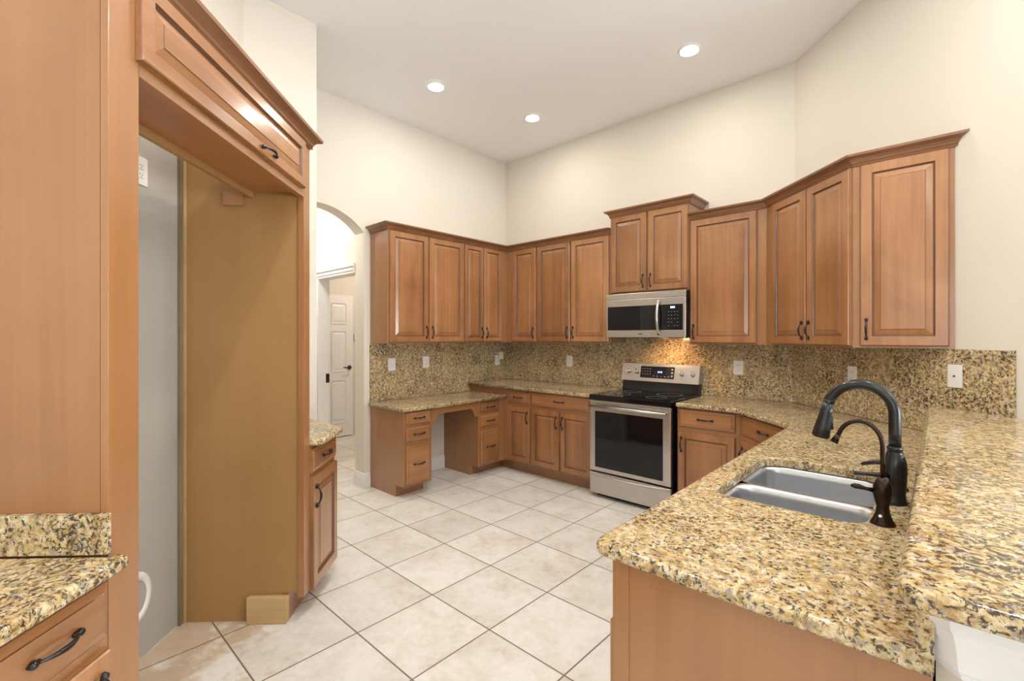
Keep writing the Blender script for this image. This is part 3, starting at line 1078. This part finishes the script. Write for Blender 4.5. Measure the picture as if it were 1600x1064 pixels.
# ------------------------------------------------------------------ sink
sk = thing('sink', 'stainless steel double bowl undermount sink in the peninsula counter', 'sink', (0, 0, .66))
def bowl(y0, y1, depth):
    b = MB()
    rings = []
    z1 = CT0 - .001 - .66
    spec = [(-.0115, z1, .055), (.002, z1 - .001, .055), (.006, z1 - .006, .055), (.008, z1 - .03, .055), (.012, z1 - depth * .86, .05), (.018, z1 - depth * .94, .05), (.034, z1 - depth * .99, .045), (.06, z1 - depth, .03), (.12, z1 - depth - .003, .02)]
    for ins, z, r in spec:
        pts = rounded([(SX0 - .004 + ins, y0 + ins), (SX1 + .004 - ins, y0 + ins), (SX1 + .004 - ins, y1 - ins), (SX0 - .004 + ins, y1 - ins)], [r] * 4, 6)
        rings.append([(p[0], p[1], z) for p in pts])
    k = len(rings[0])
    vs_ = [v for r in rings for v in r]
    fs = [(i * k + j, (i + 1) * k + j, (i + 1) * k + (j + 1) % k, i * k + (j + 1) % k) for i in range(len(rings) - 1) for j in range(k)]
    fs.append([(len(rings) - 1) * k + j for j in range(k)])
    b.add(vs_, fs, 0, True)
    return b
part('near_bowl', bowl(SY0 - .004, 1.893, .20), SINKM, sk)
part('far_bowl', bowl(1.917, SY1 + .004, .20), SINKM, sk)
z1 = CT0 - .001 - .66
for yc in (1.745, 2.08):
    b = MB(); b.lathe([(.042, 0), (.042, .003), (.03, .003), (.028, .0005)], 24, ((SX0 + SX1) / 2, yc), base=z1 - .2035)
    part('drain', b, STEEL, sk)

# ------------------------------------------------------------------ faucets
fy = 1.885
fx = -.108
t = thing('faucet', 'tall black gooseneck pull down kitchen faucet behind the sink', 'faucet', (fx, fy, CT1))
b = MB()
b.lathe([(.033, 0), (.033, .006), (.029, .012), (.027, .03), (.0295, .07), (.031, .10), (.029, .13), (.022, .155), (.019, .165), (.021, .168), (.021, .176), (.018, .178)], 24)
part('body', b, BLACKM, t)
pts = [(0, 0, .176), (0, 0, .22), (0, 0, .278)]
RR = .088
for i in range(1, 17):
    a = PI * i / 16 * .93
    pts.append((-RR + RR * math.cos(a), 0, .278 + RR * math.sin(a)))
last = Vector(pts[-1]); dirv = (Vector(pts[-1]) - Vector(pts[-2])).normalized()
b = MB(); b.tube(pts, .0165, 14)
part('spout', b, BLACKM, t)
dirv = Vector((-.20, 0, -1)).normalized()
b = MB(); b.tube([last + Vector((0, 0, .004)), last + dirv * .03, last + dirv * .085, last + dirv * .115, last + dirv * .12], [.0168, .0185, .0240, .0268, .0245], 16)
b.tube([last + Vector((.001, 0, .012)), last + Vector((0, 0, -.002))], .0172, 16)
b.tube([last + dirv * .05 + Vector((.018, 0, .004)), last + dirv * .095 + Vector((.026, 0, .004))], .006, 8)
part('spray_head', b, BLACKM, t)
b = MB(); b.tube([(-.015, -.02, .088), (-.04, -.04, .089), (-.070, -.055, .090), (-.098, -.066, .089)], [.010, .008, .006, .0075], 10)
part('lever', b, BLACKM, t)
t = thing('soap_dispenser', 'black soap dispenser behind the tall faucet', 'soap dispenser', (-.105, 2.060, CT1))
b = MB(); b.lathe([(.024, 0), (.024, .006), (.017, .012), (.015, .05), (.012, .058), (.012, .076)], 20); part('body', b, BLACKM, t)
b = MB(); b.tube([(.012, 0, .080), (-.02, 0, .086), (-.07, 0, .082), (-.105, 0, .068)], [.012, .010, .008, .006], 10); part('spout', b, BLACKM, t)
t = thing('filter_faucet', 'small dark bronze filtered water faucet in front of the tall faucet', 'faucet', (-.121, 1.652, CT1))
b = MB(); b.lathe([(.030, 0), (.029, .004), (.024, .012), (.017, .030), (.0145, .050), (.019, .065), (.023, .085), (.022, .105), (.015, .122), (.009, .130)], 24)
part('body', b, BRONZE, t)
pts = [(0, 0, .126), (0, 0, .17), (0, 0, .215)]
RR = .052
for i in range(1, 15):
    a = PI * i / 14 * .90
    pts.append((-RR + RR * math.cos(a), 0, .215 + RR * 1.25 * math.sin(a)))
b = MB(); b.tube(pts, .0062, 10)
last = Vector(pts[-1])
b.tube([last, last + Vector((-.006, 0, -.012)), last + Vector((-.011, 0, -.024))], [.0065, .0085, .0105], 12)
part('spout', b, BRONZE, t)
b = MB(); b.tube([(-.018, -.005, .090), (-.036, -.012, .093), (-.052, -.018, .097), (-.062, -.022, .098), (-.070, -.025, .098)], [.007, .005, .0075, .0075, .003], 10)
part('lever', b, BRONZE, t)
b = MB(); b.tube([(-.004, -.0205, .026), (-.004, -.0225, .027)], .0045, 6); part('emblem', b, KNOBM, t)

# ------------------------------------------------------------------ outlets and switches
def plate(label, loc, rotz, kind, w=.078, h=.120, name='wall_outlet', cat='outlet'):
    t = thing(name, label, cat, loc, rotz)
    b = MB(); b.bevbox(-w / 2, w / 2, -.006, 0, -h / 2, h / 2, .002); part('cover_plate', b, WHITEP, t)
    if kind == 'duplex':
        for s in (-1, 1):
            b = MB(); b.bevbox(-.017, .017, -.0085, -.006, s * .020 - .014, s * .020 + .014, .002); r = part('receptacle', b, WHITEP, t)
            b = MB(); b.box(-.008, -.0055, -.0090, -.0084, s * .020 - .001, s * .020 + .007); b.box(.0055, .008, -.0090, -.0084, s * .020 - .001, s * .020 + .007)
            b.box(-.002, .002, -.0090, -.0084, s * .020 - .009, s * .020 - .005); part('slots', b, SLOT, r)
    elif kind == 'rocker':
        b = MB(); b.bevbox(-.017, .017, -.009, -.006, -.034, .034, .002); part('rocker', b, WHITEP, t)
    elif kind == 'cable':
        b = MB(); b.tube([(0, -.006, 0), (0, -.010, 0)], .0045, 10); part('jack', b, SLOT, t)
    return t
xa = XA + .0205
plate('white rocker switch on the desk backsplash nearest the arch', (xa, 2.570, 1.160), ROTA, 'rocker', .084, .124, 'wall_switch', 'switch')
plate('white outlet on the backsplash above the middle of the desk', (xa, 2.985, 1.168), ROTA, 'duplex')
plate('white outlet with an adapter plugged in, on the desk wall near the corner', (xa, 4.060, 1.150), ROTA, 'duplex')
b = MB(); b.bevbox(-.030, .030, -.045, -.0095, -.045, .045, .005); b.box(-.005, .005, -.0495, -.045, -.02, -.01)
single('plug_adapter', b, WHITEP, 'small white adapter plugged into the outlet near the corner', 'adapter', (xa, 4.095, 1.205), ROTA)
yb = YB - .0205
plate('white outlet on the backsplash between the corner and the range', (-3.030, yb, 1.166), ROTB, 'duplex')
plate('white outlet on the backsplash right of the range', (-1.272, yb, 1.172), ROTB, 'duplex')
q = EM(2.980, MC - .0205, 1.180)
plate('white outlet on the angled backsplash just above the tall faucet', q, ROTC, 'duplex')
q = EM(2.296, MC - .0205, 1.233)
plate('white cable jack plate near the right end of the backsplash', q, ROTC, 'cable', .075, .118, 'cable_plate', 'wall plate')
q = EM(2.118, -1.5695, 2.172)
plate('white outlet high on the bare wall of the empty refrigerator bay', q, ROTF, 'duplex', .086, .125)

# ------------------------------------------------------------------ refrigerator enclosure
OF = EM(0, MF)
fr = thing('refrigerator_enclosure', 'tall maple panels framing the empty refrigerator bay', 'cabinet', (OF.x, OF.y, 0), ROTF)
LE, RE, TH = 1.195, 2.395, 2.440
b = MB(); b.box(LE, LE + .019, .021, .605, 0, TH); part('side_panel', b, LAM, fr, label='left panel facing the near counter')
b = MB(); b.bevbox(LE - .0005, 1.294, 0, .020, 0, TH, .0015); part('stile', b, LAM, fr)
b = MB()
b.prism_axis([(.021, .140), (.021, TH), (.585, TH), (.585, 0), (.115, 0), (.115, .140)], RE, RE + .019, 'x')
part('side_panel', b, TAN, fr, label='tan unfinished inner face of the right panel')
b = MB(); b.bevbox(RE - .008, RE + .062, 0, .032, .118, TH, .0015); part('stile', b, LAM, fr)
b = MB(); b.box(RE - .005, RE + .02, .5855, .6, 0, 2.40)
part('panel_edge', b, PINE, fr)
b = MB(); b.box(RE - .030, RE - .0055, .596, .609, 0, 2.40)
part('nailer_strip', b, OLDW, fr)
b = MB(); b.box(RE + .0005, RE + .060, .080, .114, 0, .1395); part('toe_board', b, LAM, fr)
bc = thing('bridge_cabinet', 'shallow maple cabinet with crown moulding above the empty refrigerator bay', 'cabinet', (OF.x, OF.y, 2.140), ROTF)
b = MB(); b.box(1.2945, RE - .0085, .001, .030, 0, .298); b.box(1.2945, RE - .0085, .030, .25, .024, .298)
part('body', b, UNDER, bc)
b = MB(); b.box(1.2945, RE - .0085, -.0005, .0008, 0, .298); part('face_frame', b, LAM, bc)
b = MB(); b.box(1.2945, RE - .0085, .2505, .270, -.006, .10); part('back_rail', b, TAN, bc)
d = add_door(bc, 1.280, 2.362, .036, .270, 'b', y=-.001, wide=True)
b = MB(); b.sweep([(1.10, 0), (2.458, 0), (2.458, .02)], [(o + .0008, z + .276) for o, z in CRP], side=-1)
part('crown', b, CROWN, bc)
# wooden blocks and the wall patch in the bay
q = EM(2.377, -1.135)
b = MB()
for k in range(3):
    b.bevbox(-.098, .098, -.0165 + k * .0112, -.0055 + k * .0112, .001, .134 - .002 * k, .0012)
single('wood_block', b, PINE, 'stack of sawn wood blocks on the floor against the bay panel', 'wood block', (q.x, q.y, 0), PI / 4)
q = EM(2.3945, -1.305)
b = MB(); b.bevbox(-.050, .050, -.022, 0, -.037, .037, .0015)
single('wood_cleat', b, LAM, 'small wood block fixed high on the tan panel under the bridge cabinet', 'wood block', (q.x, q.y, 2.130), PI / 4)
q = EM(2.10, -1.5695)
b = MB()
n = 32
vs_, fs = [], []
for i in range(n):
    a = 2 * PI * i / n
    for (r, y) in ((1.0, 0), (.97, -.006), (.72, -.006), (.68, 0)):
        vs_.append((math.cos(a) * .088 * r, y, math.sin(a) * .112 * r))
for i in range(n):
    for j in range(3):
        fs.append((i * 4 + j, ((i + 1) % n) * 4 + j, ((i + 1) % n) * 4 + j + 1, i * 4 + j + 1))
b.add(vs_, fs, 0, True)
single('water_line_ring', b, TRIM, 'white oval ring around the water line low on the bay wall', 'wall ring', (q.x, q.y, .285), ROTF)

# bare drywall lining of the bay
b = MB(); b.prism([EM(1.215, -1.571)[:2], EM(2.372, -1.571)[:2], EM(2.372, -1.5700)[:2], EM(1.215, -1.5700)[:2]], .004, 2.46)
struct('wall_bay_lining', b, DRYWALL)

# ------------------------------------------------------------------ side counters of the fridge wall
KZ0, KZ1 = .865, .900
def emp(pts):
    return [tuple(EM(e, m)[:2]) for e, m in pts]
base('base_cabinet', 'near left maple base cabinet, drawer over door, beside the tall panel', EM(.862, MF), ROTF, .331,
     [('w', .020, .318, .700, .838), ('d', .020, .318, .120, .672, 'r')], H=.862)
base('base_cabinet', 'maple base cabinet at the far left, mostly outside the picture', EM(.40, MF), ROTF, .461,
     [('w', .012, .448, .700, .838), ('d', .012, .448, .120, .672, 'l')], H=.862)
me = slab('countertop', [rounded(emp([(.38, -1.567), (1.1745, -1.567), (1.1745, -.938), (1.190, -.938), (1.190, -.8985), (.38, -.8985)]), [0, 0, 0, 0, .02, 0])], KZ0, KZ1, GRAN)
tag(link('countertop', me), 'golden granite countertop on the near left base cabinet', 'countertop')
b = MB(); b.prism(emp([(1.1755, -1.567), (1.1940, -1.567), (1.1940, -.952), (1.1755, -.952)]), KZ1 - .0, KZ1 + .098, 0, .0015)
single('backsplash', b, GRAN, 'short granite splash against the tall panel on the near left counter', 'backsplash')
e0 = 2.458
cabo = EM(e0, MF)
def loc_f(e, m):
    return (e - e0, MF - m)
bp_ = [loc_f(2.4585, -.96), loc_f(2.835, -.96), loc_f(3.155, -1.28), loc_f(2.93, -1.55), loc_f(2.4585, -1.55)]
kp_ = [loc_f(2.4585, -1.045), loc_f(2.84, -1.045), loc_f(3.07, -1.275), loc_f(2.93, -1.5), loc_f(2.4585, -1.5)]
base('base_cabinet', 'small maple base cabinet, drawer over door, past the refrigerator bay', cabo, ROTF, .38,
     [('w', .004, .368, .722, .848), ('d', .004, .368, .112, .700, 'l')], H=.862, body_pts=bp_, kick_pts=kp_)
me = slab('countertop', [rounded(emp([(2.459, -.8985), (2.80, -.8985), (3.215, -1.3135), (2.968, -1.560), (2.459, -1.560)]), [0, .02, 0, 0, 0])], KZ0, KZ1, GRAN)
tag(link('countertop', me), 'small golden granite countertop past the refrigerator bay', 'countertop')

# ------------------------------------------------------------------ recessed lights
def can(label, x, y, z, power, group=None):
    t = thing('recessed_light', label, 'ceiling light', (x, y, z), 0, group)
    b = MB(); b.lathe([(.068, -.012), (.071, -.004), (.083, -.0025), (.086, -.0005), (.086, 0)], 32); part('trim_ring', b, TRIM, t)
    b = MB(); b.lathe([(.067, -.016), (.067, -.011)], 32); part('lens', b, LENS, t)
    area_light('recessed_light_lamp', (x, y, z - .02), (0, 0, -1), .11, .11, power, CANC, 'DISK')
can('lit recessed ceiling light left, above the desk side', -3.232, 2.516, CEIL, CAN_POWER)
can('lit recessed ceiling light on the right, the largest looking of three', -1.409, 3.505, CEIL, CAN_POWER)
can('lit recessed ceiling light lowest in the picture, nearest the room corner', -2.989, 3.528, CEIL, CAN_POWER)
for x, y in ((-1.75, 1.7), (-1.0, .6), (.2, 2.2), (.9, -.6), (2.8, 1.6), (2.8, -1.8)):  # unseen ceiling cans added to fill the kitchen and bay with light
    can('added fill light, recessed in the ceiling out of view', x, y, CEIL, CAN_ADDED, 'added fill lights out of view')
area_light('hall_light_lamp', (-4.75, 1.75, 2.82), (0, .25, -1), 0.25, .25, 18, CANC, 'DISK')
area_light('bedroom_light_lamp', (-5.4, 3.6, 2.85), (0, 0, -1), .4, .4, 22, (1, .84, .70), 'DISK')
